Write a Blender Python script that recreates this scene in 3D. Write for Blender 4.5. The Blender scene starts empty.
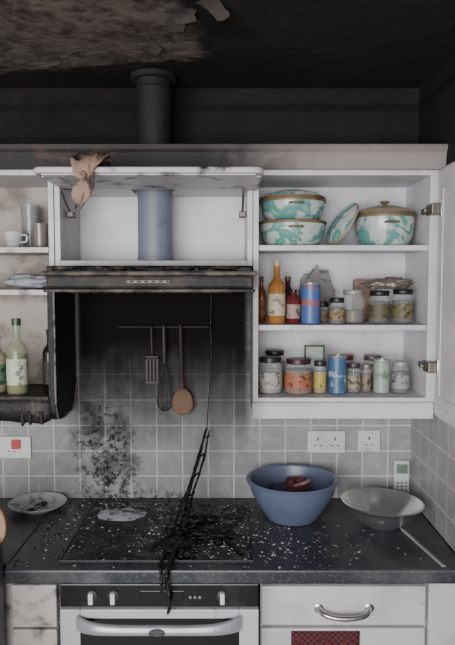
import bpy, bmesh, math, random
from mathutils import Vector, Matrix, noise as mnoise
random.seed(7)
S=bpy.context.scene
COL=S.collection
def c(r,g,b):
    f=lambda v:((v/255)/12.92 if v/255<=0.04045 else (((v/255)+0.055)/1.055)**2.4)
    return (f(r),f(g),f(b),1)
# ---------- node helpers ----------
class V:
    def __init__(s,nt,sock): s.nt=nt; s.s=sock
    def _m(s,op,o,rev=False):
        n=s.nt.nodes.new('ShaderNodeMath'); n.operation=op
        a,b=(o,s) if rev else (s,o)
        for i,v in enumerate((a,b)):
            if isinstance(v,V): s.nt.links.new(v.s,n.inputs[i])
            elif v is not None: n.inputs[i].default_value=v
        return V(s.nt,n.outputs[0])
    def __add__(s,o): return s._m('ADD',o)
    def __sub__(s,o): return s._m('SUBTRACT',o)
    def __rsub__(s,o): return s._m('SUBTRACT',o,True)
    def __mul__(s,o): return s._m('MULTIPLY',o)
    def abs(s): return s._m('ABSOLUTE',None)
    def max(s,o): return s._m('MAXIMUM',o)
    def min(s,o): return s._m('MINIMUM',o)
    def ss(s,a,b):
        n=s.nt.nodes.new('ShaderNodeMapRange'); n.interpolation_type='SMOOTHSTEP'
        s.nt.links.new(s.s,n.inputs[0])
        if a<b: v=(a,b,0,1)
        else: v=(b,a,1,0)
        for i,x in enumerate(v): n.inputs[i+1].default_value=x
        return V(s.nt,n.outputs[0])
def newmat(name):
    m=bpy.data.materials.new(name); m.use_nodes=True
    nt=m.node_tree; b=nt.nodes['Principled BSDF']; return m,nt,b
def pos(nt):
    t=nt.nodes.new('ShaderNodeTexCoord'); sp=nt.nodes.new('ShaderNodeSeparateXYZ')
    nt.links.new(t.outputs['Object'],sp.inputs[0])
    return t.outputs['Object'],[V(nt,sp.outputs[i]) for i in range(3)]
def nz(nt,co,scale,detail=6,rough=.6,dist=0):
    n=nt.nodes.new('ShaderNodeTexNoise'); n.inputs['Scale'].default_value=scale
    n.inputs['Detail'].default_value=detail; n.inputs['Roughness'].default_value=rough
    n.inputs['Distortion'].default_value=dist
    nt.links.new(co,n.inputs['Vector']); return V(nt,n.outputs['Fac'])
def mix(nt,f,a,b):
    n=nt.nodes.new('ShaderNodeMix'); n.data_type='RGBA'
    if isinstance(f,V): nt.links.new(f.s,n.inputs[0])
    else: n.inputs[0].default_value=f
    for i,x in ((6,a),(7,b)):
        if isinstance(x,tuple): n.inputs[i].default_value=x
        else: nt.links.new(x,n.inputs[i])
    return n.outputs[2]
def bump(nt,b,h,st=.3,d=.01):
    n=nt.nodes.new('ShaderNodeBump'); n.inputs['Strength'].default_value=st; n.inputs['Distance'].default_value=d
    nt.links.new(h.s if isinstance(h,V) else h,n.inputs['Height']); nt.links.new(n.outputs[0],b.inputs['Normal'])
def mat(name,col,rough=.5,metal=0,dirt=None,dscale=12,lo=.5,hi=.7,alpha=1,bmp=0,bscale=60,coat=0):
    m,nt,b=newmat(name); co,(x,y,z)=pos(nt)
    n=nz(nt,co,dscale)
    d=dirt if dirt else tuple(v*.8 for v in col[:3])+(1,)
    o=mix(nt,n.ss(lo,hi),col,d); nt.links.new(o,b.inputs['Base Color'])
    b.inputs['Roughness'].default_value=rough; b.inputs['Metallic'].default_value=metal
    b.inputs['Alpha'].default_value=alpha; b.inputs['Coat Weight'].default_value=coat
    if bmp: bump(nt,b,nz(nt,co,bscale),bmp)
    return m
# ---------- mesh helpers ----------
def finish(name,bm,m,smooth=False,parent=None,bevel=0,M=None,sub=0):
    if M is not None: bm.transform(M)
    bmesh.ops.recalc_face_normals(bm,faces=bm.faces[:])
    me=bpy.data.meshes.new(name); bm.to_mesh(me); bm.free()
    o=bpy.data.objects.new(name,me); COL.objects.link(o)
    for mm in (m if isinstance(m,(list,tuple)) else [m]): me.materials.append(mm)
    if smooth:
        for p in me.polygons: p.use_smooth=True
    if bevel:
        b=o.modifiers.new('bevel','BEVEL'); b.width=bevel; b.segments=2; b.limit_method='ANGLE'
    if sub:
        s=o.modifiers.new('sub','SUBSURF'); s.levels=sub; s.render_levels=sub
    if parent: setp(o,parent)
    return o
def setp(o,p):
    o.parent=p; o.matrix_parent_inverse=Matrix.Translation(p.location).inverted()
def empty(name,loc):
    e=bpy.data.objects.new(name,None); e.location=loc; e.empty_display_size=.05; COL.objects.link(e); return e
def addbox(bm,x0,x1,y0,y1,z0,z1,mi=0):
    vs=[bm.verts.new((x,y,z)) for x in (x0,x1) for y in (y0,y1) for z in (z0,z1)]
    for f in ((0,1,3,2),(4,6,7,5),(0,4,5,1),(2,3,7,6),(0,2,6,4),(1,5,7,3)):
        fc=bm.faces.new([vs[i] for i in f]); fc.material_index=mi
def box(name,x0,x1,y0,y1,z0,z1,m,parent=None,bevel=.0015,M=None):
    bm=bmesh.new(); addbox(bm,x0,x1,y0,y1,z0,z1); return finish(name,bm,m,False,parent,bevel,M)
def boxes(name,lst,m,parent=None,bevel=.0015):
    bm=bmesh.new()
    for b in lst: addbox(bm,*b)
    return finish(name,bm,m,False,parent,bevel)
def lathe(name,prof,m,parent=None,at=(0,0,0),seg=40,M=None,closed=False,sx=1,sy=1):
    bm=bmesh.new(); rings=[]
    for r,z in prof:
        if r<1e-5: rings.append([bm.verts.new((0,0,z))])
        else: rings.append([bm.verts.new((r*sx*math.cos(2*math.pi*i/seg),r*sy*math.sin(2*math.pi*i/seg),z)) for i in range(seg)])
    for a,b in zip(rings,rings[1:]):
        for i in range(seg):
            j=(i+1)%seg
            if len(a)==1 and len(b)==1: continue
            if len(a)==1: bm.faces.new((a[0],b[i],b[j]))
            elif len(b)==1: bm.faces.new((a[i],b[0],a[j]))
            else: bm.faces.new((a[i],b[i],b[j],a[j]))
    T=Matrix.Translation(at)
    if M is not None: T=T@M
    o=finish(name,bm,m,True,parent,0,T)
    e=o.modifiers.new('es','EDGE_SPLIT'); e.split_angle=math.radians(40)
    return o
def tube(name,pts,rad,m,parent=None,seg=10,jit=0,smooth=True,sub=6):
    P=[Vector(p) for p in pts]; R=rad if isinstance(rad,(list,tuple)) else [rad]*len(P)
    path=[];rr=[]
    for i in range(len(P)-1):
        p0=P[max(i-1,0)];p1=P[i];p2=P[i+1];p3=P[min(i+2,len(P)-1)]
        for k in range(sub):
            t=k/sub
            path.append(.5*((2*p1)+(p2-p0)*t+(2*p0-5*p1+4*p2-p3)*t*t+(3*p1-p0-3*p2+p3)*t**3)); rr.append(R[i]*(1-t)+R[i+1]*t)
    path.append(P[-1]);rr.append(R[-1])
    bm=bmesh.new(); rings=[]
    up=Vector((.13,.21,.97))
    for i,p in enumerate(path):
        d=(path[min(i+1,len(path)-1)]-path[max(i-1,0)]).normalized()
        a=d.cross(up)
        if a.length<.15: a=d.cross(Vector((1,0,0)))
        a.normalize(); b=d.cross(a)
        ring=[]
        for k in range(seg):
            th=2*math.pi*k/seg; q=rr[i]*(1+random.uniform(-jit,jit))
            ring.append(bm.verts.new(p+(a*math.cos(th)+b*math.sin(th))*q))
        rings.append(ring)
    for a,b in zip(rings,rings[1:]):
        for i in range(seg): bm.faces.new((a[i],a[(i+1)%seg],b[(i+1)%seg],b[i]))
    bm.faces.new(rings[0]);bm.faces.new(rings[-1][::-1])
    return finish(name,bm,m,smooth,parent)
def blob(name,cx,cy,cz,sx,sy,sz,m,parent=None,amp=.4,fr=6,sd=4,seed=0,flat=None,smooth=True):
    bm=bmesh.new(); bmesh.ops.create_icosphere(bm,subdivisions=sd,radius=1)
    for v in bm.verts:
        n=mnoise.fractal(v.co*fr*.4+Vector((seed*7.1,seed,0)),1,2,4)
        v.co*=1+amp*n
        v.co=Vector((cx+v.co.x*sx,cy+v.co.y*sy,cz+v.co.z*sz))
        if flat is not None and v.co.z<flat: v.co.z=flat
    return finish(name,bm,m,smooth,parent)

# ---------- materials ----------
def laminate(name,base,amt):
    m,nt,b=newmat(name); co,(x,y,z)=pos(nt)
    n=nz(nt,co,5); n2=nz(nt,co,40,4)
    d=n.ss(.42,.72)*amt
    top=(z+n*.10).ss(2.14,2.22)
    hood=((z+n*-.05).ss(1.83,1.755))*((x+.25).abs().ss(.42,.30))*.8
    left=((x+n*.12).ss(-.44,-.56))*(n.ss(.35,.6))*((z).ss(2.2,1.95))*.5
    msk=d.max(top*.8).max(hood).max(left)
    o=mix(nt,msk,base,c(58,50,46))
    o=mix(nt,n2.ss(.66,.74)*.5,o,c(50,44,40))
    nt.links.new(o,b.inputs['Base Color']); b.inputs['Roughness'].default_value=.45
    return m
WHITE=laminate('white_laminate',c(203,200,203),.2)
BASEW=laminate('white_base_unit',c(194,191,191),.3)
DIRTYW=mat('dirty_white',c(190,185,181),.5,dirt=c(80,72,66),dscale=14,lo=.48,hi=.72)
CHAR=mat('charred_panel',c(18,16,16),.6,dirt=c(48,42,38),dscale=25,lo=.55,hi=.75,bmp=.6)
CHARB=mat('charred_brown',c(42,35,31),.65,dirt=c(92,80,70),dscale=18,lo=.5,hi=.7,bmp=.6)
BURNT=mat('burnt_plastic',c(9,9,10),.3,dirt=c(26,25,25),dscale=30,lo=.5,hi=.7,bmp=.7,bscale=90)
ASHW=mat('ash_pale',c(160,156,154),.8)
ASHG=mat('ash_grey',c(100,97,97),.8)
ASHK=mat('ash_black',c(14,14,15),.45)
STEEL=mat('brushed_steel',c(190,190,188),.32,1)
CHROME=mat('chrome',c(205,203,200),.15,1)
BOWLST=mat('spun_steel',c(238,238,236),.24,.95,dirt=c(215,213,210),dscale=5)
BLACKG=mat('black_glass',c(10,10,12),.12)
GLASS=mat('clear_glass',c(200,205,205),.06,alpha=.2)
BLUEB=mat('blue_plastic',c(90,99,122),.35,dirt=c(80,88,110),lo=.5,hi=.8)
def plain(n,r,g,b,rough=.45,metal=0,**k): return mat(n,c(r,g,b),rough,metal,**k)

def m_sootwall():
    m,nt,b=newmat('sooty_plaster'); co,(x,y,z)=pos(nt)
    n=nz(nt,co,3.5,8,.65,.6); n3=nz(nt,co,1.6,5,.6,.3)
    o=mix(nt,n.ss(.35,.75),c(12,10,10),c(34,30,28))
    o=mix(nt,(x+n3*.4).ss(-.25,.5)*.5,o,c(38,35,35))
    clean=(y.ss(-1.2,-2.2))
    o=mix(nt,clean*.8,o,c(150,146,140))
    lines=((z-2.41+n*.02).abs()).ss(.022,.006)
    o=mix(nt,lines*.7,o,c(8,7,7))
    nt.links.new(o,b.inputs['Base Color']); b.inputs['Roughness'].default_value=.85
    b.inputs['Specular IOR Level'].default_value=.25
    bump(nt,b,nz(nt,co,30),.5,.02); return m
SOOTW=m_sootwall()
def m_ceil():
    m,nt,b=newmat('sooty_ceiling'); co,(x,y,z)=pos(nt)
    n=nz(nt,co,4,8,.65,.8); n2=nz(nt,co,14,8,.7)
    base=mix(nt,n.ss(.35,.75),c(16,13,13),c(40,35,33))
    base=mix(nt,(x+n*.4).ss(.0,.6)*.5,base,c(42,38,37))
    f=(x+n*.35+(y*-.25)).ss(.22,.17)*((y+n*.25+x*.22).ss(-.20,-.24))
    gp=mix(nt,n2.ss(.4,.65),c(106,96,90),c(60,52,48))
    o=mix(nt,f*.85,base,gp)
    far=y.ss(-1.3,-2.2); o=mix(nt,far*.6,o,c(150,146,140))
    nt.links.new(o,b.inputs['Base Color']); b.inputs['Roughness'].default_value=.85
    b.inputs['Specular IOR Level'].default_value=.25
    bump(nt,b,n2.max(n),.8,.03); return m
CEIL=m_ceil()
def m_tile():
    m,nt,b=newmat('grey_tiles_sooted'); co,(x,y,z)=pos(nt)
    cb=nt.nodes.new('ShaderNodeCombineXYZ')
    u=(x-y)+10.069; w=z+.1+.011
    nt.links.new(u.s,cb.inputs[0]); nt.links.new(w.s,cb.inputs[1])
    br=nt.nodes.new('ShaderNodeTexBrick'); br.offset=0; br.squash=1
    nt.links.new(cb.outputs[0],br.inputs['Vector'])
    br.inputs['Scale'].default_value=1; br.inputs['Mortar Size'].default_value=.0028; br.inputs['Mortar Smooth'].default_value=.3
    br.inputs['Brick Width'].default_value=.1; br.inputs['Row Height'].default_value=.1; br.inputs['Bias'].default_value=0
    br.inputs['Color1'].default_value=c(136,136,137); br.inputs['Color2'].default_value=c(150,149,149); br.inputs['Mortar'].default_value=c(200,196,190)
    n=nz(nt,co,16,8,.6,1.2)
    col=mix(nt,n.ss(.4,.7)*.45,br.outputs['Color'],c(176,175,173))
    s=nz(nt,co,7,8,.65,.5); sp=nz(nt,co,55,6,.7); big=nz(nt,co,2.6,4,.6,.4)
    streak=nt.nodes.new('ShaderNodeMapping'); streak.inputs['Scale'].default_value=(30,30,3); nt.links.new(co,streak.inputs[0])
    st=nz(nt,streak.outputs[0],1,4)
    under=(x+.25).abs().ss(.37,.31)
    top=(z+s*.28+st*.20).ss(1.62,1.80)*under
    haze=(z+s*.22+st*.12+big*.15).ss(.98,1.78)*under*1.0
    lcol=((x+.47+big*.22-.11).abs()).ss(.24,.03)
    leftd=lcol*(sp+s*.7).ss(.74,.96)*.95
    lefth=lcol*(s+z*.35).ss(.62,1.02)*.86
    rightc=((x-.05+s*.12)).abs().ss(.18,.06)*(z+s*.3+st*.12).ss(1.42,1.64)*.93
    low=(z+s*.12).ss(1.07,.96)*((x+.36).abs().ss(.34,.12))*(sp+s*.4).ss(.56,.78)*.85
    speck=sp.ss(.60,.72)*((x+.35+s*.2).abs().ss(.40,.1))*.7
    film=((x+.3).abs().ss(1.1,.1))*.36
    grime=s.ss(.4,.7)*(x.ss(.6,-.2))*.36
    msk=top.max(haze).max(leftd).max(lefth).max(rightc).max(low).max(speck).max(film).max(grime)
    o=mix(nt,msk,col,c(17,14,13))
    nt.links.new(o,b.inputs['Base Color'])
    nt.links.new((msk*.55+.32).s,b.inputs['Roughness'])
    nt.links.new((.5-msk*.4).s,b.inputs['Specular IOR Level'])
    bump(nt,b,br.outputs['Fac'],-.4,.003); 
    return m
TILE=m_tile()
def m_counter():
    m,nt,b=newmat('dark_laminate_worktop'); co,(x,y,z)=pos(nt)
    n=nz(nt,co,120,3,.7); n2=nz(nt,co,5,6,.6)
    o=mix(nt,n.ss(.5,.66),c(42,44,49),c(76,78,84))
    o=mix(nt,n2.ss(.42,.72)*.65,o,c(94,94,95))
    nt.links.new(o,b.inputs['Base Color']); nt.links.new((n2*.6+.10).s,b.inputs['Roughness'])
    bump(nt,b,n2,.1); return m
COUNTER=m_counter()
FLOOR=mat('floor_vinyl',c(150,145,138),.5,dscale=6)
CLEANW=mat('cleaner_wall',c(196,193,188),.7,dirt=c(150,147,142),dscale=2)

# ---------- room ----------
XL,XR,YF,ZC=-2.4,.72,-3.7,2.47
box('floor',XL-.1,XR+.1,YF-.1,.1,-.1,0,FLOOR,bevel=0)
box('ceiling',XL-.1,XR+.1,YF-.1,.1,ZC,ZC+.1,CEIL,bevel=0)
box('wall_back',XL-.1,XR+.1,0.0,.1,0,ZC,SOOTW,bevel=0)
box('wall_right',XR,XR+.1,YF,0,0,ZC,SOOTW,bevel=0)
box('wall_left',XL-.1,XL,YF,0,0,ZC,CLEANW,bevel=0)
wx0,wx1,wz0,wz1=-2.0,.35,.95,2.25
boxes('wall_front',[(XL-.1,wx0,YF-.1,YF,0,ZC),(wx1,XR+.1,YF-.1,YF,0,ZC),(wx0,wx1,YF-.1,YF,0,wz0),(wx0,wx1,YF-.1,YF,wz1,ZC)],CLEANW,bevel=0)
WF=plain('window_upvc',225,225,222)
boxes('window_1',[(wx0,wx0+.06,YF-.08,YF-.02,wz0,wz1),(wx1-.06,wx1,YF-.08,YF-.02,wz0,wz1),(-.86,-.80,YF-.08,YF-.02,wz0,wz1),(wx0,wx1,YF-.08,YF-.02,wz0,wz0+.06),(wx0,wx1,YF-.08,YF-.02,wz1-.06,wz1)],WF,bevel=.004)
box('tile_splashback',-2.0,XR-.007,-.006,-.0002,.901,1.80,TILE,bevel=0)
box('tile_splashback',XR-.006,XR-.0002,-1.0,-.0002,.901,1.62,TILE,bevel=0)
def m_cornice():
    m,nt,b=newmat('sooty_cornice'); co,(x,y,z)=pos(nt)
    n=nz(nt,co,9,8,.65,.5)
    f=(x+n*.5).ss(.15,.65)
    o=mix(nt,f,c(22,18,16),c(140,131,129))
    o=mix(nt,(z+n*.03).ss(2.17,2.22)*.55,o,c(60,54,51))
    o=mix(nt,n.ss(.55,.66)*((x).ss(-.1,-.5))*.7,o,c(66,50,40))
    nt.links.new(o,b.inputs['Base Color']); b.inputs['Roughness'].default_value=.7; bump(nt,b,n,.4); return m
CORN=m_cornice()
bm=bmesh.new()
prof=[(-.30,2.118),(-.316,2.118),(-.318,2.150),(-.322,2.170),(-.330,2.180),(-.332,2.195),(-.30,2.195)]
ra=[[bm.verts.new((xx,p[0],p[1])) for p in prof] for xx in (-1.2,XR-.001)]
for i in range(len(prof)):
    j=(i+1)%len(prof); bm.faces.new((ra[0][i],ra[0][j],ra[1][j],ra[1][i]))
bm.faces.new(ra[0]);bm.faces.new(ra[1])
finish('trim_1',bm,CORN)
bm=bmesh.new()
def curl(cx,cy,L,W,a,drop=.3):
    T=Matrix.Translation((cx,cy,ZC))@Matrix.Rotation(a,4,'Z')
    pr=None
    for i in range(7):
        t=i/6; z=-drop*t*t*W-.0005; w1=(1-.3*t)*random.uniform(.75,1.1); w2=(1-.4*t)*random.uniform(.7,1.1)
        r=[bm.verts.new(T@Vector((W*t+random.uniform(-.004,.004),-L/2*w1,z))),bm.verts.new(T@Vector((W*t,0,z-.004*t))),bm.verts.new(T@Vector((W*t,L/2*w2,z+random.uniform(-.003,.0))))]
        if pr:
            for k in (0,1): bm.faces.new((pr[k],pr[k+1],r[k+1],r[k]))
        pr=r
curl(-.17,-.62,.14,.05,.2);curl(-.06,-.76,.07,.08,.9);curl(-.20,-.50,.08,.04,-.4);curl(-.13,-.70,.10,.05,1.3);curl(-.24,-.42,.10,.03,.5);curl(-.6,-.29,.12,.02,1.3);curl(-.85,-.28,.16,.02,1.5)
finish('peeling_ceiling_paint',bm,mat('peeled_paint',c(66,58,54),.85,dirt=c(40,35,33)),True)

# ---------- wall cabinets ----------
def holes(P,X,sgn,zs,ys):
    bm=bmesh.new()
    for zz in zs:
        for yy in ys:
            bmesh.ops.create_cone(bm,cap_ends=True,segments=10,radius1=.0025,radius2=.0025,depth=.0012,matrix=Matrix.Translation((X,yy,zz))@Matrix.Rotation(math.pi/2,4,'Y'))
    finish('shelf_pin_holes',bm,CHAR,parent=P)
P=empty('wall_cabinet',(.39,-.15,1.30))
x0,x1=.086,.693; zb,zt=1.335,2.118
boxes('carcass',[(x0,x0+.018,-.30,-.008,1.285,zt),(x1-.018,x1,-.30,-.008,1.285,zt),(x0+.018,x1-.018,-.30,-.008,zb,zb+.018),(x0+.018,x1-.018,-.30,-.008,zt-.018,zt)],WHITE,P)
box('back_panel',x0+.018,x1-.018,-.014,-.008,zb,zt,WHITE,P)
box('shelf_1',x0+.018,x1-.018,-.285,-.015,1.582,1.600,WHITE,P)
box('shelf_2',x0+.018,x1-.018,-.285,-.015,1.852,1.870,WHITE,P)
boxes('light_pelmet',[(x0-.003,x1+.003,-.318,-.300,1.284,1.340),(x0-.002,x1+.003,-.322,-.300,1.326,1.335)],WHITE,P,.003)
box('filler_strip',x1,XR-.007,-.30,-.012,1.30,zt,WHITE,P)
boxes('open_door',[(.6975,.7125,-.91,-.323,1.30,zt)],WHITE,P,.003)
boxes('door_panel_frame',[(.694,.698,-.90,-.33,1.31,1.37),(.694,.698,-.90,-.33,2.05,2.11),(.694,.698,-.37,-.335,1.37,2.05)],WHITE,P,.002)
for zz in (1.985,1.462):
    boxes('hinge',[(.664,.675,-.285,-.235,zz-.010,zz+.010),(.667,.693,-.345,-.280,zz-.018,zz+.018),(.655,.668,-.300,-.270,zz-.007,zz+.007)],mat('hinge_metal',c(110,102,94),.4,.8),P,.003)
    box('hinge_plate',.6925,.6965,-.36,-.335,zz-.028,zz+.028,CHROME,P)
holes(P,x0+.0183,1,[1.42+.064*i for i in range(11)],[-.25,-.06])
# left
Q=empty('wall_cabinet',(-.9,-.15,1.285))
lx0,lx1=-1.2,-.580
boxes('carcass',[(lx0,lx0+.018,-.30,-.008,1.30,zt),(lx1-.018,lx1,-.30,-.008,1.80,zt),(lx0+.018,lx1-.018,-.30,-.008,zt-.018,zt)],WHITE,Q)
bm=bmesh.new()
def roundpanel(bm,X0,X1,ya,yb,z0,z1,r,r2):
    pts=[(ya,z1)]
    for i in range(7):
        a=math.pi*.5*i/6; pts.append((ya+r-r*math.cos(a),z0+r-r*math.sin(a)))
    for i in range(7):
        a=math.pi*.5*i/6; pts.append((yb-r2+r2*math.sin(a),z0+r2-r2*math.cos(a)))
    pts+= [(yb,z1)]
    A=[bm.verts.new((X0+.004*math.sin(i*1.7),p[0],p[1])) for i,p in enumerate(pts)];B=[bm.verts.new((X1+.003*math.sin(i*2.3),p[0],p[1])) for i,p in enumerate(pts)]
    bm.faces.new(A);bm.faces.new(B[::-1])
    for i in range(len(pts)):
        j=(i+1)%len(pts); bm.faces.new((A[i],A[j],B[j],B[i]))
roundpanel(bm,lx1-.024,lx1-.003,-.314,-.010,1.272,1.80,.05,.09)
finish('charred_side_panel',bm,CHAR,parent=Q,bevel=.004)
tube('scorched_edge_band',[(lx1-.001,-.314,1.78),(lx1+.0,-.316,1.55),(lx1,-.315,1.36),(lx1,-.296,1.295),(lx1,-.26,1.274),(lx1,-.14,1.270),(lx1,-.06,1.290),(lx1,-.016,1.36)],.0035,mat('scorched_grey_edge',c(112,106,104),.6,dirt=c(40,36,34),dscale=20,lo=.45,hi=.62),Q,8,.2)
box('charred_bottom',lx0+.018,lx1-.024,-.30,-.008,1.325,1.353,CHARB,Q,.004)
bm=bmesh.new(); pa=None; N=40
for i in range(N+1):
    u=i/N; xx=lx0+(lx1-.02-lx0)*u; q=mnoise.noise(Vector((u*9,2,5)))
    zl=1.280-.022*abs(q)-.014*math.sin(u*9)**2*.6; yy=-.316-.012*q
    r=[bm.verts.new((xx,yy,1.356+.005*q)),bm.verts.new((xx,yy-.01,1.325)),bm.verts.new((xx,yy-.002,zl)),bm.verts.new((xx,yy+.016,zl)),bm.verts.new((xx,yy+.020,1.356))]
    if pa:
        for k in range(5): bm.faces.new((pa[k],pa[(k+1)%5],r[(k+1)%5],r[k]))
    else: bm.faces.new(r)
    pa=r
bm.faces.new(pa[::-1]); finish('melted_pelmet',bm,mat('melted_pelmet',c(24,21,20),.6,dirt=c(84,74,66),dscale=14,lo=.5,hi=.7,bmp=.6),True,Q)
for i,dx in enumerate((.01,.05,.075,.16,.2,.29)):
    xx=-.62-dx; zz=1.276-.006*random.random(); tube('melt_drip',[(xx,-.318,1.31),(xx+.004,-.320,zz),(xx+.002,-.318,zz-.006-.008*random.random())],[.010,.007,.003],CHAR,Q,7,.3,True,3)
box('bottom_edge_residue',lx0+.02,lx1-.024,-.318,-.285,1.345,1.361,CHARB,Q,.006)
box('back_panel',lx0+.018,lx1-.024,-.014,-.008,1.355,zt,mat('smoked_white',c(160,150,142),.6,dirt=c(100,90,82),dscale=6,lo=.42,hi=.66),Q)
box('shelf_1',lx0+.018,lx1-.024,-.285,-.015,1.845,1.863,DIRTYW,Q)
box('shelf_2',lx0+.018,lx1-.024,-.285,-.015,1.702,1.720,DIRTYW,Q)
# hood cabinet
H=empty('wall_cabinet',(-.25,-.15,1.80))
hx0,hx1=-.577,.084; ht=2.083
boxes('carcass',[(hx0,hx0+.018,-.30,-.008,1.80,ht),(hx1-.018,hx1,-.30,-.008,1.80,ht),(hx0+.018,hx1-.018,-.30,-.008,1.80,1.818)],WHITE,H)
boxes('top_panel',[(hx0+.018,-.335,-.30,-.008,ht-.018,ht),(-.185,hx1-.018,-.30,-.008,ht-.018,ht),(-.335,-.185,-.075,-.008,ht-.018,ht),(-.335,-.185,-.30,-.225,ht-.018,ht)],WHITE,H)
box('charred_header',hx0,hx1,-.30,-.285,ht,2.117,CHARB,H,.003)
box('back_panel',hx0+.018,hx1-.018,-.014,-.008,1.818,ht,WHITE,H)
holes(H,hx0+.0183,1,[1.9+.032*i for i in range(5)],[-.25])
FLAP=mat('flap_white_sooted',c(180,176,175),.45,dirt=c(44,38,35),dscale=13,lo=.52,hi=.68)
R=Matrix.Translation((0,-.302,2.052))
bm=bmesh.new()
pts=[(-.55,-.0),(-.55,-.30)]
for i in range(6):
    a=math.pi*.5*i/5; pts.append((-.52-.03*math.cos(a),-.305-.03*math.sin(a)))
for i in range(6):
    a=math.pi*.5*i/5; pts.append((.074+.03*math.sin(a),-.305-.03*math.cos(a)))
pts+=[(.104,0)]
A=[bm.verts.new((p[0],p[1],0)) for p in pts];B=[bm.verts.new((p[0],p[1],.018)) for p in pts]
bm.faces.new(A);bm.faces.new(B)
for i in range(len(pts)): j=(i+1)%len(pts); bm.faces.new((A[i],A[j],B[j],B[i]))
finish('lifted_flap_door',bm,FLAP,parent=H,bevel=.006,M=R)
bm=bmesh.new(); addbox(bm,-.525,.080,-.322,-.28,-.004,.001); addbox(bm,-.535,-.49,-.285,-.01,-.004,0.001); addbox(bm,.05,.096,-.285,-.01,-.004,0.001)
finish('flap_moulding',bm,FLAP,parent=H,bevel=.002,M=R)
DKS=mat('stay_metal',c(110,104,100),.5,.7)
for xx in (-.545,.052):
    tube('stay_arm',[(xx,-.20,1.985),(xx,-.27,2.01),(xx,-.34,2.048)],.004,DKS,H)
    box('stay_bracket',xx-.012,xx+.012,-.225,-.175,1.97,1.99,DKS,H,.003)
for i in range(18):
    xx=-.5+.58*random.random()
    blob('flap_soot_lump',xx,-.56+random.random()*.10,2.074,.02+.025*random.random(),.015,.007,CHARB,H,.6,6,2,i)
def sheet(name,path,w,x,m,n=10,jx=.01,par=None,seed=1):
    bm=bmesh.new(); rows=[]
    for i,(yy,zz,ww,dx) in enumerate(path):
        row=[]
        for k in range(n+1):
            u=k/n-.5
            q=mnoise.noise(Vector((u*6,i*.9,seed)))*jx*2
            row.append(bm.verts.new((x+dx+u*w*ww+q*.4,yy-abs(q)*.8,zz+q)))
        rows.append(row)
    for a,b in zip(rows,rows[1:]):
        for k in range(n): bm.faces.new((a[k],a[k+1],b[k+1],b[k]))
    o=finish(name,bm,m,True,par); s=o.modifiers.new('sol','SOLIDIFY'); s.thickness=.002; return o
SCR=mat('scorched_paper',c(138,114,98),.85,dirt=c(58,46,40),dscale=22,lo=.48,hi=.62)
sheet('scorched_paper_scrap',[(-.50,2.085,.5,.01),(-.54,2.105,.8,.02),(-.58,2.115,1,.01),(-.62,2.095,1,0),(-.650,2.080,.85,.0),(-.655,2.055,.45,-.0),(-.656,2.03,.35,.01),(-.657,2.005,.6,-.005),(-.656,1.985,.55,-.012),(-.655,1.962,.2,-.015)],.10,-.395,SCR,12,.014,seed=3)

# flue duct
D=empty('flue_duct',(-.26,-.15,1.82))
DUCT=mat('duct_bluegrey',c(112,117,132),.5,dirt=c(94,99,114))
lathe('lower_pipe',[(.0,1.819),(.062,1.819),(.062,1.835),(.060,1.837),(.060,2.10),(.0,2.10)],DUCT,D,(-.26,-.15,0))
DK=mat('duct_sooted',c(12,10,10),.75,dirt=c(32,28,27),dscale=8,bmp=.4)
lathe('upper_pipe',[(.062,2.10),(.062,2.40),(.066,2.405),(.066,2.42),(.06,2.425),(.06,2.45),(.080,2.452),(.080,2.469),(0,2.469)],DK,D,(-.26,-.15,0))

# ---------- range hood ----------
G=empty('range_hood',(-.23,-.25,1.72))
HM=mat('hood_scorched',c(60,51,46),.6,.1,dirt=c(18,15,14),dscale=7,lo=.35,hi=.58,bmp=.3)
bm=bmesh.new()
sec=[(-.012,1.725),(-.44,1.716),(-.505,1.722),(-.515,1.735),(-.512,1.765),(-.49,1.778),(-.32,1.795),(-.012,1.799)]
A=[bm.verts.new((-.548,p[0],p[1])) for p in sec];B=[bm.verts.new((.078,p[0],p[1])) for p in sec]
bm.faces.new(A);bm.faces.new(B[::-1])
for i in range(len(sec)): j=(i+1)%len(sec); bm.faces.new((A[i],A[j],B[j],B[i]))
finish('hood_body',bm,HM,parent=G,bevel=.006)
HL=mat('hood_lip',c(90,79,72),.55,.1,dirt=c(34,28,26),dscale=12,lo=.42,hi=.62)
box('front_visor_lip',-.562,.09,-.530,-.505,1.766,1.780,HL,G,.006)
box('visor_lower_lip',-.556,.084,-.524,-.503,1.716,1.726,HL,G,.004)
box('badge_plate',-.305,-.170,-.519,-.512,1.742,1.754,mat('badge_dull',c(104,96,90),.5,.3),G,.003)
boxes('badge_slots',[(-.295+.022*i,-.283+.022*i,-.521,-.518,1.746,1.750) for i in range(6)],CHAR,G,0)
boxes('grease_filter',[(-.5+.035*i,-.475+.035*i,-.42,-.08,1.712,1.718) for i in range(15)],CHAR,G,0)
for i in range(26):
    xx=-.53+.6*random.random(); blob('soot_lump',xx,-.36-.12*random.random(),1.79,.012+.02*random.random(),.015,.006,CHARB if i%2 else CHAR,G,.6,6,2,i)

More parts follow.
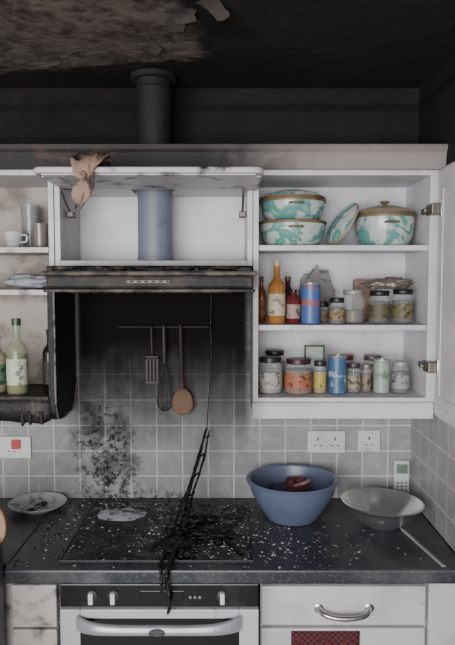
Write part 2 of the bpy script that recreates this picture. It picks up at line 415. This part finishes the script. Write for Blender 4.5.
# utensil rail
U=empty('utensil_rail',(-.25,-.03,1.57))
tube('rail',[(-.42,-.035,1.575),(-.25,-.035,1.575),(-.06,-.035,1.575)],.004,CHAR,U)
for xx in (-.41,-.07): tube('rail_bracket',[(xx,-.007,1.575),(xx,-.035,1.575)],.004,CHAR,U)
m,nt,b=newmat('scorched_wood'); co,(x,y,z)=pos(nt); n=nz(nt,co,20)
nt.links.new(mix(nt,(z+n*.1).ss(1.34,1.44),c(100,74,56),c(34,25,20)),b.inputs['Base Color']); b.inputs['Roughness'].default_value=.75; WOOD=m
W=empty('wooden_spoon',(-.17,-.045,1.42))
tube('handle',[(-.178,-.045,1.585),(-.176,-.045,1.48),(-.172,-.045,1.34)],[.006,.007,.009],WOOD,W)
bm=bmesh.new(); bmesh.ops.create_uvsphere(bm,u_segments=24,v_segments=14,radius=1)
for v in bm.verts:
    v.co=Vector((v.co.x*.040*(1-.12*v.co.z),v.co.y*.010+(.008 if v.co.y<0 else 0)*(1-v.co.x**2-v.co.z**2),v.co.z*.052))
finish('spoon_bowl',bm,WOOD,True,W,M=Matrix.Translation((-.171,-.045,1.290)))
K=empty('balloon_whisk',(-.242,-.045,1.4))
DS=mat('sooted_steel',c(48,44,42),.55,.4)
tube('handle',[(-.242,-.045,1.585),(-.240,-.045,1.50),(-.240,-.045,1.43)],[.006,.008,.007],DS,K)
for k in range(5):
    a=math.pi*k/5; dx,dy=math.cos(a),math.sin(a)*.7
    L=[(.005,1.43),(.018,1.38),(.028,1.32),(.026,1.275),(0,1.253)]
    pts=[(-.24+r*dx,-.045+r*dy,z) for r,z in L]+[(-.24-r*dx,-.045-r*dy,z) for r,z in L[::-1][1:]]
    tube('wire',pts,.0013,DS,K,6)
SP=empty('slotted_turner',(-.285,-.045,1.42))
tube('handle',[(-.288,-.045,1.58),(-.286,-.045,1.46)],.004,DS,SP)
boxes('blade',[(-.310,-.302,-.05,-.046,1.37,1.46),(-.296,-.289,-.05,-.046,1.37,1.46),(-.283,-.276,-.05,-.046,1.37,1.46),(-.270,-.262,-.05,-.046,1.37,1.46),(-.310,-.262,-.05,-.046,1.36,1.372),(-.310,-.262,-.05,-.046,1.455,1.465)],DS,SP,0)

# ---------- worktop, base units ----------
boxes('countertop',[(-.66,XR-.007,-.62,-.008,.857,.90),(-1.5,-.66,-.58,-.008,.857,.90)],COUNTER,bevel=.006)
HB=empty('ceramic_hob',(-.21,-.31,.9))
m,nt,b=newmat('hob_glass_burnt'); co,(x,y,z)=pos(nt); n=nz(nt,co,9,8,.65,.6); nf=nz(nt,co,60,6,.7)
o=mix(nt,n.ss(.46,.66),c(12,12,14),c(64,63,65)); o=mix(nt,nf.ss(.54,.68)*.5,o,c(110,108,108))
nt.links.new(o,b.inputs['Base Color']); nt.links.new((n.ss(.38,.62)*.8+.08).s,b.inputs['Roughness']); HOB=m
box('glass_plate',-.505,.075,-.565,-.085,.9005,.906,HOB,HB,.002)
boxes('edge_trim',[(-.51,-.504,-.57,-.08,.9005,.908),(.074,.080,-.57,-.08,.9005,.908),(-.51,.08,-.571,-.565,.9005,.908),(-.51,.08,-.085,-.079,.9005,.908)],mat('hob_trim',c(50,50,52),.5,.3),HB,.001)
RG=mat('cook_zone_ring',c(60,60,62),.5)
for (xx,yy,r) in ((-.38,-.2,.085),(-.08,-.2,.07),(-.38,-.44,.07),(-.08,-.44,.09)):
    lathe('zone_ring',[(r-.003,.9062),(r,.9066),(r+.003,.9062)],RG,HB,(xx,yy,0),48)

BU=empty('base_cabinet',(.35,-.3,0))
box('carcass',.099,.60,-.58,-.01,.1,.856,BASEW,BU)
box('drawer_front',.102,.592,-.602,-.582,.722,.842,BASEW,BU,.004)
box('cabinet_door',.102,.592,-.602,-.582,.12,.712,BASEW,BU,.004)
box('plinth',.099,.715,-.54,-.5,0,.1,BASEW,BU)
hz=.776
tube('bow_handle',[(.272,-.604,hz),(.285,-.630,hz-.005),(.31,-.640,hz-.010),(.347,-.642,hz-.012),(.385,-.640,hz-.010),(.41,-.630,hz-.005),(.423,-.604,hz)],[.010,.008,.007,.008,.007,.008,.010],STEEL,BU,12)
for xx in (.272,.423): lathe('handle_boss',[(.014,0),(.014,.003),(.009,.006),(0,.006)],STEEL,BU,(xx,-.602,hz),20,Matrix.Rotation(math.pi/2,4,'X'))
box('corner_post',.602,XR-.008,-.60,-.01,.1,.856,BASEW,BU,.003)
BL=empty('base_cabinet',(-.75,-.3,0))
box('carcass',-1.45,-.508,-.56,-.01,.1,.856,DIRTYW,BL)
box('drawer_front',-.645,-.511,-.602,-.562,.715,.845,DIRTYW,BL,.004)
box('cabinet_door',-.645,-.511,-.602,-.562,.12,.708,DIRTYW,BL,.004)
box('plinth',-1.45,-.508,-.52,-.48,0,.1,DIRTYW,BL)
m,nt,b=newmat('red_woven_cloth'); co,(x,y,z)=pos(nt)
ch=nt.nodes.new('ShaderNodeTexChecker'); ch.inputs['Scale'].default_value=110; ch.inputs['Color1'].default_value=c(96,34,40); ch.inputs['Color2'].default_value=c(40,22,26); nt.links.new(co,ch.inputs[0]); nt.links.new(ch.outputs[0],b.inputs['Base Color']); b.inputs['Roughness'].default_value=.9
bm=bmesh.new(); rows=[]
for i in range(14):
    row=[]
    for k in range(25):
        u=k/24; row.append(bm.verts.new((.19+.205*u,-.608-.004*math.sin(u*17)*min(1,i/4)-.001*i*.3,.706-.022*i)))
    rows.append(row)
for a,b_ in zip(rows,rows[1:]):
    for k in range(24): bm.faces.new((a[k],a[k+1],b_[k+1],b_[k]))
o=finish('woven_tea_towel',bm,m,True); s=o.modifiers.new('s','SOLIDIFY'); s.thickness=.003

# ---------- oven ----------
O=empty('built_in_oven',(-.2,-.3,0))
OW=mat('oven_white',c(184,184,187),.35,dirt=c(120,116,114),dscale=10,lo=.55,hi=.8)
box('housing',-.500,.093,-.57,-.01,.1,.856,CHAR,O)
box('control_fascia',-.500,.093,-.600,-.57,.778,.848,mat('fascia_black',c(13,13,14),.3,dirt=c(36,34,34),dscale=14),O,.003)
boxes('door_frame',[(-.500,-.44,-.606,-.57,.12,.772),(.035,.093,-.606,-.57,.12,.772),(-.44,.035,-.606,-.57,.745,.772),(-.44,.035,-.606,-.57,.12,.2)],OW,O,.003)
box('door_glass',-.44,.035,-.603,-.575,.2,.745,BLACKG,O,.001)
box('plinth',-.5,.093,-.54,-.5,0,.1,BASEW,O)
HS=mat('handle_silver',c(176,178,184),.3,.35)
bm=bmesh.new()
N=30;prev=None
for i in range(N+1):
    u=i/N*2-1; xx=-.204+u*.245; d=.045*(1-abs(u)**6); y0=-.606-d; h=.014+.009*abs(u)**4; zc=.737
    ring=[bm.verts.new((xx,y0-.012,zc+h)),bm.verts.new((xx,y0-.02,zc)),bm.verts.new((xx,y0-.012,zc-h)),bm.verts.new((xx,y0+.003,zc-h)),bm.verts.new((xx,y0+.003,zc+h))]
    if prev:
        for k in range(5): bm.faces.new((prev[k],prev[(k+1)%5],ring[(k+1)%5],ring[k]))
    else: bm.faces.new(ring)
    prev=ring
bm.faces.new(prev[::-1])
finish('door_handle',bm,HS,parent=O,bevel=.004)
lathe('handle_badge',[(0,.004),(.012,.0035),(.0145,.001),(.0145,0)],mat('badge',c(90,90,96),.3,.5),O,(-.204,-.669,.737),32,Matrix.Rotation(math.pi/2,4,'X'),sx=1.7,sy=.8)
KN=plain('knob_white',205,203,198)
for xx in (-.405,-.340,-.015,):
    lathe('knob_skirt',[(.017,0),(.017,.004),(.014,.006),(0,.006)],mat('knob_skirt',c(60,60,62),.4),O,(xx,-.600,.812),28,Matrix.Rotation(math.pi/2,4,'X'))
    box('knob_grip',xx-.007,xx+.007,-.624,-.606,.795,.829,KN,O,.003)
box('timer_display',-.26,-.13,-.602,-.598,.798,.828,BLACKG,O,.001)
boxes('timer_buttons',[(-.115+.014*i,-.107+.014*i,-.603,-.598,.804,.812) for i in range(3)],mat('button_grey',c(120,120,120)),O,.001)

# ---------- burnt wreckage ----------
B0=empty('melted_burnt_wreckage',(-.16,-.35,.9065))
J=.25
tube('leaning_rod',[(-.165,-.34,.92),(-.145,-.27,.985),(-.112,-.16,1.085),(-.080,-.06,1.19)],[.009,.007,.006,.003],BURNT,B0,9,J,False,9)
tube('leaning_rod_2',[(-.140,-.33,.92),(-.122,-.24,1.0),(-.086,-.14,1.10),(-.070,-.05,1.180)],[.006,.004,.004,.002],BURNT,B0,8,J,False,9)
tube('leaning_rod_3',[(-.18,-.30,.915),(-.162,-.25,.97),(-.124,-.19,1.04),(-.092,-.1,1.13)],[.005,.0035,.0035,.002],BURNT,B0,8,J,False,9)
for i in range(5):
    t=i/4; tube('twist_link',[(-.158+.078*t,-.33+.25*t,.94+.22*t),(-.145+.075*t,-.30+.23*t,.945+.22*t),(-.130+.058*t,-.29+.22*t,.950+.21*t)],.003,BURNT,B0,7,.3,False,3)
tube('hanging_wire',[(-.078,-.05,1.18),(-.072,-.035,1.30),(-.062,-.03,1.42),(-.064,-.04,1.60),(-.06,-.05,1.715)],.0022,BURNT,B0,6)
blob('melted_mass',-.15,-.33,.915,.050,.055,.014,BURNT,B0,.9,7,5,1,.9065)
blob('melted_mass_2',-.05,-.38,.912,.060,.045,.010,BURNT,B0,.9,7,5,2,.9065)
blob('melted_mass_3',-.16,-.50,.912,.035,.05,.012,BURNT,B0,.9,7,5,3,.9065)
blob('melted_knot',-.145,-.26,.970,.016,.016,.022,BURNT,B0,.8,7,4,5)
blob('melted_mass_4',-.09,-.24,.913,.04,.04,.012,BURNT,B0,1.0,7,4,9,.9065)
tube('drip_over_edge',[(-.15,-.45,.920),(-.165,-.56,.915),(-.175,-.631,.903),(-.176,-.637,.86),(-.170,-.636,.80),(-.176,-.636,.775)],[.009,.009,.008,.007,.006,.003],BURNT,B0,12,.22,False,8)
tube('drip_over_edge_2',[(-.19,-.50,.916),(-.200,-.60,.909),(-.195,-.630,.90),(-.194,-.635,.86),(-.194,-.633,.835)],[.005,.005,.005,.004,.002],BURNT,B0,9,.25,False,8)
tube('bent_strip',[(-.05,-.36,.919),(-.01,-.43,.914),(.03,-.5,.911),(.05,-.53,.910)],[.006,.005,.004,.003],BURNT,B0,8,.3,False,7)
tube('bent_strip_2',[(-.13,-.33,.920),(-.20,-.42,.915),(-.24,-.50,.911)],[.006,.005,.003],BURNT,B0,8,.3,False,7)
tube('bent_strip_3',[(-.06,-.22,.913),(.0,-.26,.920),(.05,-.24,.912)],[.005,.006,.003],BURNT,B0,8,.3,False,7)
for i in range(8):
    a=random.uniform(0,6.28); r=random.uniform(.02,.17); cx,cy=-.12+r*math.cos(a),-.38+r*.9*math.sin(a)
    p0=Vector((cx,cy,.911)); p1=p0+Vector((random.uniform(-.04,.04),random.uniform(-.04,.04),random.uniform(.0,.008)))
    tube('charred_splinter',[p0,(p0+p1)/2+Vector((random.uniform(-.01,.01),0,.003)),p1],[.003,.004,.0015],BURNT,B0,6,.3,False,4)
bm=bmesh.new(); ctr=bm.verts.new((-.385,-.19,.911)); ring=[];ring2=[]
for i in range(40):
    a=2*math.pi*i/40; q=1+.18*mnoise.noise(Vector((math.cos(a)*2,math.sin(a)*2,3)))
    ring.append(bm.verts.new((-.385+.06*q*math.cos(a),-.19+.045*q*math.sin(a),.910))); ring2.append(bm.verts.new((-.385+.088*q*math.cos(a),-.19+.065*q*math.sin(a),.9065)))
for i in range(40):
    j=(i+1)%40; bm.faces.new((ctr,ring[i],ring[j])); bm.faces.new((ring[i],ring2[i],ring2[j],ring[j]))
finish('pale_ash_residue',bm,mat('residue',c(186,186,192),.8,dirt=c(90,90,94),dscale=30,lo=.50,hi=.64),True,B0)
def flakes(name,N,region,mats,smin,smax,avoid=(),z=.901,weights=None,clus=None):
    bm=bmesh.new(); cnt=0; tries=0
    while cnt<N and tries<N*20:
        tries+=1
        x=random.uniform(region[0],region[1]); y=random.uniform(region[2],region[3])
        if clus:
            cx,cy,sx,sy=random.choice(clus); x=random.gauss(cx,sx); y=random.gauss(cy,sy)
            if not(region[0]<x<region[1] and region[2]<y<region[3]): continue
        if any((x-a)**2+(y-b)**2<r*r for a,b,r in avoid): continue
        s=random.uniform(smin,smax)*random.choice((.5,.7,1,1)); zz=z+(.006 if (-.51<x<.08 and -.57<y<-.08) else 0)+s*.12
        k=random.randint(4,7); R=Matrix.Rotation(random.uniform(0,6.28),3,'Z')@Matrix.Rotation(random.uniform(-.35,.35),3,'X')
        ring=[];top=[]
        for i in range(k):
            a=2*math.pi*i/k; q=s*random.uniform(.4,1)
            v=R@Vector((q*math.cos(a),q*.7*math.sin(a),0)); 
            ring.append(bm.verts.new((x+v.x,y+v.y,max(z-.0005,zz+v.z-s*.10)))); top.append(bm.verts.new((x+v.x*.8,y+v.y*.8,zz+v.z*.8+s*random.uniform(.05,.35))))
        mi=random.choices(range(len(mats)),weights)[0]
        fs=[bm.faces.new(ring[::-1]),bm.faces.new(top)]
        for i in range(k): j=(i+1)%k; fs.append(bm.faces.new((ring[i],ring[j],top[j],top[i])))
        for f in fs: f.material_index=mi
        cnt+=1
    return finish(name,bm,mats,parent=B0)
AV=((.232,-.2,.10),(.535,-.28,.075),(-.706,-.13,.11),(-.385,-.19,.05))
flakes('ash_flakes',1400,(-.655,.66,-.612,-.02),[ASHW,ASHG,ASHK],.002,.008,AV,weights=[4,6,3],clus=[(-.3,-.35,.25,.16),(.1,-.42,.13,.1),(-.1,-.5,.2,.06),(.33,-.45,.18,.1),(-.45,-.1,.1,.05),(-.1,-.08,.12,.04),(-.58,-.3,.06,.15),(0,-.35,.1,.12),(-.1,-.33,.12,.10)])
flakes('char_fragments',340,(-.655,.25,-.612,-.02),[ASHK,ASHG],.004,.011,AV,weights=[6,2],clus=[(-.15,-.38,.14,.12),(-.1,-.12,.15,.05),(-.45,-.06,.1,.03),(-.3,-.3,.2,.15),(-.58,-.25,.06,.15)])

# ---------- things on the worktop ----------
MB=empty('mixing_bowl',(.232,-.205,.901))
lathe('bowl_shell',[(0,.002),(.085,.0),(.088,.002),(.094,.012),(.125,.055),(.148,.10),(.155,.132),(.163,.135),(.166,.142),(.160,.147),(.150,.143),(.143,.105),(.12,.06),(.085,.014),(0,.010)],BLUEB,MB,(.232,-.205,.901),64)
RD=plain('red_cloth',96,48,52,.8)
blob('crumpled_red_cloth',.245,-.16,.975,.055,.05,.045,RD,MB,.5,6,4,4)
blob('purple_cloth_piece',.19,-.19,.975,.05,.045,.035,plain('purple_cloth',64,62,88,.8),MB,.4,6,4,6)
tube('spoon_handle',[(.24,-.19,1.01),(.27,-.22,1.030),(.295,-.20,1.035)],.006,plain('pinkish',160,110,116),MB)
SB=empty('steel_bowl',(.535,-.28,.901))
lathe('bowl_shell',[(0,.0),(.05,.0),(.053,.003),(.075,.016),(.112,.052),(.134,.082),(.140,.084),(.141,.087),(.136,.088),(.130,.083),(.107,.052),(.07,.019),(.045,.006),(0,.005)],BOWLST,SB,(.535,-.28,.901),64,Matrix.Rotation(.03,4,'Y'))
PL=empty('dinner_plate',(-.706,-.125,.901))
PLM=mat('plate_dirty',c(180,182,184),.35,dirt=c(90,84,80),dscale=22,lo=.5,hi=.66)
lathe('plate_body',[(0,.004),(.055,.0),(.06,.004),(.085,.014),(.104,.026),(.106,.029),(.103,.030),(.08,.019),(.055,.009),(0,.008)],PLM,PL,(-.706,-.125,.901),56)
for i in range(7):
    a=i*.9; blob('food_char',-.706+.05*math.cos(a)*(i%3)/2,-.125+.05*math.sin(a)*(i%3)/2,.915,.014,.012,.008,CHARB if i%2 else ASHW,PL,.6,6,2,i)
A_=Vector((.593,-.29));Bv=Vector((.645,-.60)); dd=(Bv-A_); L=dd.length; ang=math.atan2(dd.y,dd.x)
bm=bmesh.new(); addbox(bm,.03,L,-.007,.007,.9008,.904); addbox(bm,.03,L,-.007,-.005,.904,.909)
finish('fallen_trim_strip',bm,mat('strip_grey',c(150,150,152),.4),bevel=.001,M=Matrix.Translation((A_.x,A_.y,0))@Matrix.Rotation(ang,4,'Z'))
BD=mat('beech_board',c(140,104,78),.5,dirt=c(116,84,60),dscale=9)
lathe('round_chopping_board',[(0,-.01),(.097,-.01),(.10,-.007),(.10,.007),(.097,.01),(0,.01)],BD,None,(-.768,-.560,1.002),56,Matrix.Rotation(math.radians(80),4,'X'))
FR=empty('worktop_height_fridge',(-.9,-.92,0))
FG=mat('fridge_dark',c(60,62,66),.4)
box('body',-1.2,-.655,-1.20,-.625,.03,.985,FG,FR,.01)
box('door',-1.2,-.655,-1.24,-1.205,.05,.975,FG,FR,.01)
boxes('feet',[(-1.17,-1.13,-1.17,-1.13,0,.03),(-.72,-.68,-1.17,-1.13,0,.03),(-1.17,-1.13,-.70,-.66,0,.03),(-.72,-.68,-.70,-.66,0,.03)],CHAR,FR)

# ---------- sockets ----------
SW=plain('socket_white',196,195,194,.35)
def socket(name,xc,zc,w,n,red=False):
    E=empty(name,(xc,-.01,zc))
    box('faceplate',xc-w/2,xc+w/2,-.018,-.0068,zc-.043,zc+.043,SW,E,.003)
    for i in range(n):
        cx=xc+(i-(n-1)/2)*.066
        boxes('pin_holes',[(cx-.0025,cx+.0025,-.0188,-.0178,zc+.006,zc+.018),(cx-.015,cx-.008,-.0188,-.0178,zc-.016,zc-.012),(cx+.008,cx+.015,-.0188,-.0178,zc-.016,zc-.012)],CHAR,E,0)
        box('rocker',cx+.010,cx+.020,-.022,-.0178,zc+.020,zc+.036,SW,E,.001)
    if red: box('red_rocker',xc+.0,xc+.035,-.024,-.0178,zc-.005,zc+.032,plain('rocker_red',170,56,46),E,.002)
    for sx in (-1,1): lathe('screw',[(.003,0),(.003,.001),(0,.001)],STEEL,E,(xc+sx*(w/2-.012),-.018,zc),10,Matrix.Rotation(math.pi/2,4,'X'))
socket('wall_socket',.383,1.127,.146,2)
socket('wall_socket',.548,1.13,.086,1)
socket('cooker_switch',-.835,1.105,.146,1,True)
TH=empty('wall_remote_holder',(.672,-.01,.94))
box('body',.645,.705,-.026,-.0068,.93,1.055,SW,TH,.006)
box('display',.653,.697,-.0275,-.026,1.005,1.042,mat('lcd_green',c(110,126,112),.3),TH,.001)
boxes('buttons',[(.655+.016*i,.664+.016*i,-.0275,-.026,.965-.014*j,.973-.014*j) for i in range(3) for j in range(3)],plain('btn',120,124,122),TH,.001)

# ---------- shelf contents ----------
def jar(name,x,y,z,r,h,cont,lid,label=None,fill=.78,lidh=.016):
    E=empty(name,(x,y,z)); hb=h-lidh
    lathe('glass_body',[(0,.001),(r*.85,.001),(r,.008),(r,hb*.82),(r*.82,hb*.96),(r*.82,hb)],GLASS,E,(x,y,z),32)
    cc=mat('contents',c(*cont),.7,dirt=c(*[v*.75 for v in cont]),dscale=140,lo=.4,hi=.65)
    lathe('contents',[(0,.003),(r*.84,.003),(r*.95,.009),(r*.95,hb*fill),(0,hb*fill+.002)],cc,E,(x,y,z),28)
    lc=mat('lid',c(*lid),.4,.2)
    lathe('lid',[(r*.86,hb-.002),(r*.9,hb),(r*.9,h-.002),(r*.86,h),(0,h)],lc,E,(x,y,z),32)
    if label: 
        lm=mat('label',c(*label),.6,dirt=c(*[v*.5 for v in label]),dscale=60,lo=.53,hi=.6)
        lathe('label',[(r*1.012,hb*.18),(r*1.012,hb*.68)],lm,E,(x,y,z),32)
    return E
def can(name,x,y,z,r,h,col,lab,top=(150,150,150)):
    E=empty(name,(x,y,z))
    bmx=mat('can_print',c(*col),.4,dirt=c(*lab),dscale=28,lo=.58,hi=.64)
    lathe('body',[(0,.001),(r*.95,.001),(r,.004),(r*.98,.007),(r*.98,h-.008)],bmx,E,(x,y,z),32)
    lathe('label_band',[(r*.99,h*.45),(r*.99,h*.6)],mat('band',c(*lab),.5,dirt=c(*col),dscale=45,lo=.5,hi=.56),E,(x,y,z),32)
    lathe('top_rim',[(r*.98,h-.008),(r*1.02,h-.006),(r*1.02,h),(r*.95,h),(r*.95,h-.003),(0,h-.003)],mat('rim',c(*top),.3,.6),E,(x,y,z),32)
    return E
def bottle(name,x,y,z,r,h,col,cap,label,alpha=.85,neck=.3,oil=None):
    E=empty(name,(x,y,z)); hs=h*(1-neck)
    bc=mat('bottle_glass',c(*col),.12,alpha=alpha)
    lathe('body',[(0,.002),(r*.9,.0),(r,.006),(r,hs*.9),(r*.88,hs*.97),(r*.5,hs*1.06),(r*.38,hs*1.12),(r*.36,h*.95),(r*.4,h*.955),(r*.4,h*.97),(0,h*.97)],bc,E,(x,y,z),36)
    lathe('cap',[(r*.44,h*.91),(r*.44,h),(0,h)],mat('cap',c(*cap),.4),E,(x,y,z),24)
    if oil: lathe('oil',[(0,.004),(r*.88,.004),(r*.94,.01),(r*.94,hs*.8),(0,hs*.8)],mat('oil',c(*oil),.2),E,(x,y,z),30)
    if label:
        lathe('label',[(r*1.015,hs*.2),(r*1.015,hs*.72)],mat('label',c(*label),.6,dirt=c(*[v*.6 for v in label]),dscale=45,lo=.55,hi=.6),E,(x,y,z),36)
    return E
zA,zB,zC2=1.8705,1.6005,1.3535
m,nt,b=newmat('marbled_teal_enamel'); co,(x,y,z)=pos(nt); n=nz(nt,co,7,3,.5,2.4)
o=mix(nt,n.ss(.48,.54),c(94,144,137),c(180,186,181)); o=mix(nt,n.ss(.42,.36),o,c(122,164,152)); nt.links.new(o,b.inputs['Base Color']); b.inputs['Roughness'].default_value=.25; TEAL=m
GOLD=mat('sooted_gold_rim',c(116,100,74),.5,.2,dirt=c(60,46,32))
LIDC=mat('lid_cream',c(146,134,114),.4,dirt=c(92,80,66),dscale=8)
def casserole(x,y,z,r,h,lid=True,knob=True,lm=None):
    E=empty('casserole_pot',(x,y,z))
    lathe('pot_body',[(0,.002),(r*.72,.0),(r*.80,.004),(r*.92,h*.3),(r*.98,h*.75),(r*.99,h-.006),(r*.95,h-.004),(r*.9,h*.4),(r*.7,.01),(0,.008)],TEAL,E,(x,y,z),48)
    lathe('rim',[(r*.96,h-.006),(r*1.02,h-.007),(r*1.035,h-.002),(r*1.02,h+.003),(r*.96,h+.002),(r*.96,h-.006)],GOLD,E,(x,y,z),48)
    for s in (-1,1):
        tube('loop_handle',[(x-.022,y-r*.99,z+h*.74),(x-.018,y-r*1.10,z+h*.74),(x+.018,y-r*1.10,z+h*.74),(x+.022,y-r*.99,z+h*.74)] if s<0 else [(x-.02,y+r*.98,z+h*.74),(x,y+r*1.06,z+h*.74),(x+.02,y+r*.98,z+h*.74)],.004,GOLD,E,8)
    if lid:
        lathe('lid',[(r*1.0,h+.003),(r*.98,h+.010),(r*.8,h+.024),(r*.4,h+.036),(0,h+.038)],lm or TEAL,E,(x,y,z),48)
        lathe('lid_rim',[(r*.98,h+.002),(r*1.02,h+.004),(r*1.01,h+.011),(r*.96,h+.012)],GOLD,E,(x,y,z),48)
        if knob: lathe('knob',[(.008,h+.034),(.008,h+.042),(.017,h+.048),(.015,h+.054),(0,h+.056)],GOLD,E,(x,y,z),24)
    return E
casserole(.232,-.15,zA,.118,.085,False)
casserole(.232,-.15,zA+.090,.115,.072,True,False)
casserole(.560,-.15,zA,.106,.108,True,True,LIDC)
LL=empty('leaning_pot_lid',(.405,-.15,zA))
ML=Matrix.Rotation(math.radians(-58),4,'Y')@Matrix.Rotation(.2,4,'X')
lathe('dome',[(.085,0),(.083,.007),(.065,.018),(.03,.027),(0,.029)],TEAL,LL,(.408,-.17,zA+.078),48,ML)
lathe('rim',[(.080,-.002),(.088,-.001),(.087,.006),(.082,.007),(.080,-.002)],LIDC,LL,(.408,-.17,zA+.078),48,ML)
# shelf B
bottle('sauce_bottle',.124,-.14,zB,.016,.165,(110,60,34),(60,40,30),(124,72,44),1)
bottle('cooking_oil_bottle',.173,-.21,zB,.030,.220,(156,106,54),(170,154,132),(180,166,142),.95,.34)
bottle('ketchup_bottle',.232,-.21,zB,.025,.120,(90,34,34),(40,24,24),(150,128,120),1,.22)
bottle('soy_sauce_bottle',.222,-.10,zB,.024,.165,(52,26,22),(104,38,36),(112,50,44),1,.3)
can('drink_can',.290,-.225,zB,.034,.142,(66,94,148),(140,78,74))
jar('spice_jar',.340,-.165,zB,.022,.075,(60,44,34),(20,20,20),(110,90,70))
jar('glass_jar',.445,-.19,zB,.040,.118,(104,80,60),(140,138,134),None,.45)
jar('glass_jar',.380,-.235,zB,.027,.092,(50,36,30),(30,28,28),(132,108,82))
jar('glass_jar',.535,-.20,zB,.038,.115,(52,42,34),(22,22,22),(86,80,60))
jar('glass_jar',.618,-.20,zB,.038,.120,(60,52,40),(18,18,18),(100,94,62))
box('food_packet',.470,.545,-.085,-.045,zB,zB+.155,mat('packet_brown',c(120,96,78),.5,dirt=c(170,160,146),dscale=30,lo=.55,hi=.6),bevel=.006)
BAG=mat('clear_bag',c(150,148,148),.15,alpha=.5)
blob('plastic_bag',.325,-.072,zB+.095,.06,.032,.10,BAG,None,.35,5,4,8,zB+.0005)
blob('food_bag',.578,-.155,zB+.137,.080,.04,.022,mat('bag_brown',c(104,94,86),.3,dirt=c(64,54,48)),None,.4,6,4,11,zB+.1208)
# shelf C
jar('glass_jar',.152,-.2,zC2,.043,.128,(144,140,132),(34,32,34),(156,152,146),.6)
jar('glass_jar',.250,-.215,zC2,.048,.124,(112,70,52),(60,28,30),(150,92,64),.8)
jar('glass_jar',.175,-.095,zC2,.038,.14,(110,90,60),(30,30,30))
jar('mustard_jar',.327,-.21,zC2,.023,.115,(166,140,64),(40,36,30),(170,148,76))
can('food_can',.388,-.21,zC2,.033,.134,(58,90,124),(146,154,162))
jar('spice_jar',.450,-.19,zC2,.025,.105,(106,90,68),(60,56,50),(146,134,114))
jar('spice_jar',.495,-.19,zC2,.018,.100,(96,62,48),(120,112,104),(124,106,88))
can('food_can',.547,-.2,zC2,.029,.118,(144,154,144),(98,120,98),(190,190,190))
jar('glass_jar',.614,-.2,zC2,.031,.112,(80,84,76),(150,150,148),(142,146,140))
jar('glass_jar',.44,-.085,zC2,.032,.122,(84,60,44),(110,40,38))
jar('glass_jar',.54,-.085,zC2,.034,.12,(96,78,60),(80,76,70))
PF=empty('small_picture_frame',(.30,-.155,zC2))
boxes('frame',[(.277,.283,-.160,-.152,zC2,zC2+.165),(.345,.351,-.160,-.152,zC2,zC2+.165),(.277,.351,-.160,-.152,zC2+.159,zC2+.165),(.277,.351,-.160,-.152,zC2,zC2+.006)],mat('frame_green',c(52,70,52),.5),PF)
box('print',.283,.345,-.156,-.153,zC2+.006,zC2+.159,plain('print',140,150,140),PF)
# left cabinet contents
lz1,lz2,lz3=1.8635,1.7205,1.3535
def tumbler(x,y,z,r,h,col=(170,172,174),al=.4):
    E=empty('drinking_glass',(x,y,z))
    lathe('wall',[(0,.003),(r*.8,.0),(r*.82,.004),(r,h),(r*.95,h),(r*.77,.01),(0,.009)],mat('tumbler',c(*col),.08,alpha=al),E,(x,y,z),32)
tumbler(-.655,-.2,lz1,.028,.085,(130,118,110),.7); tumbler(-.72,-.10,lz1,.034,.16,(150,150,150),.45); tumbler(-.63,-.1,lz1,.026,.14,(120,112,106),.5)
CU=empty('china_cup',(-.745,-.21,lz1))
lathe('cup_body',[(0,.002),(.016,0),(.02,.004),(.03,.035),(.034,.055),(.031,.055),(.026,.03),(0,.008)],plain('china',184,184,190,.2),CU,(-.745,-.21,lz1),36)
tube('cup_handle',[(-.715,-.22,lz1+.045),(-.695,-.225,lz1+.042),(-.697,-.225,lz1+.022),(-.720,-.22,lz1+.020)],.0035,plain('china2',184,184,190,.2),CU)
bl=mat('tea_cloth_blue',c(150,152,160),.8,dirt=c(108,110,118))
blob('folded_tea_cloth',-.70,-.16,lz2+.026,.082,.08,.026,bl,None,.25,4,4,3,lz2+.0005)
bottle('olive_oil_bottle',-.738,-.225,lz3,.036,.265,(150,156,130),(40,72,50),(184,184,168),.45,.34,(128,120,52))
bottle('dark_bottle',-.632,-.19,lz3,.026,.225,(22,20,18),(16,14,14),(44,38,34),1,.3)
bottle('vinegar_bottle',-.825,-.18,lz3,.034,.20,(150,144,116),(180,180,170),(72,100,76),.7,.3,(140,130,84))

# ---------- lights ----------
def area(name,loc,rot,sx,sy,p,col):
    l=bpy.data.lights.new(name,'AREA'); l.shape='RECTANGLE'; l.size=sx; l.size_y=sy; l.energy=p; l.color=col
    o=bpy.data.objects.new(name,l); o.location=loc; o.rotation_euler=rot; COL.objects.link(o)
area('window_daylight',((wx0+wx1)/2,YF+.01,(wz0+wz1)/2),(math.radians(90),0,0),wx1-wx0-.1,wz1-wz0-.1,158,(.985,.985,1.0))
w=bpy.data.worlds.new('World'); S.world=w; w.use_nodes=True
w.node_tree.nodes['Background'].inputs[0].default_value=(.6,.68,.8,1); w.node_tree.nodes['Background'].inputs[1].default_value=.6
# ---------- camera ----------
cd=bpy.data.cameras.new('camera'); cd.sensor_fit='VERTICAL'; cd.sensor_height=24; cd.lens=24*633/645
co_=bpy.data.objects.new('camera',cd); co_.location=(0,-2.43,1.755); co_.rotation_euler=(math.radians(90-3.9),0,0); COL.objects.link(co_)
S.camera=co_
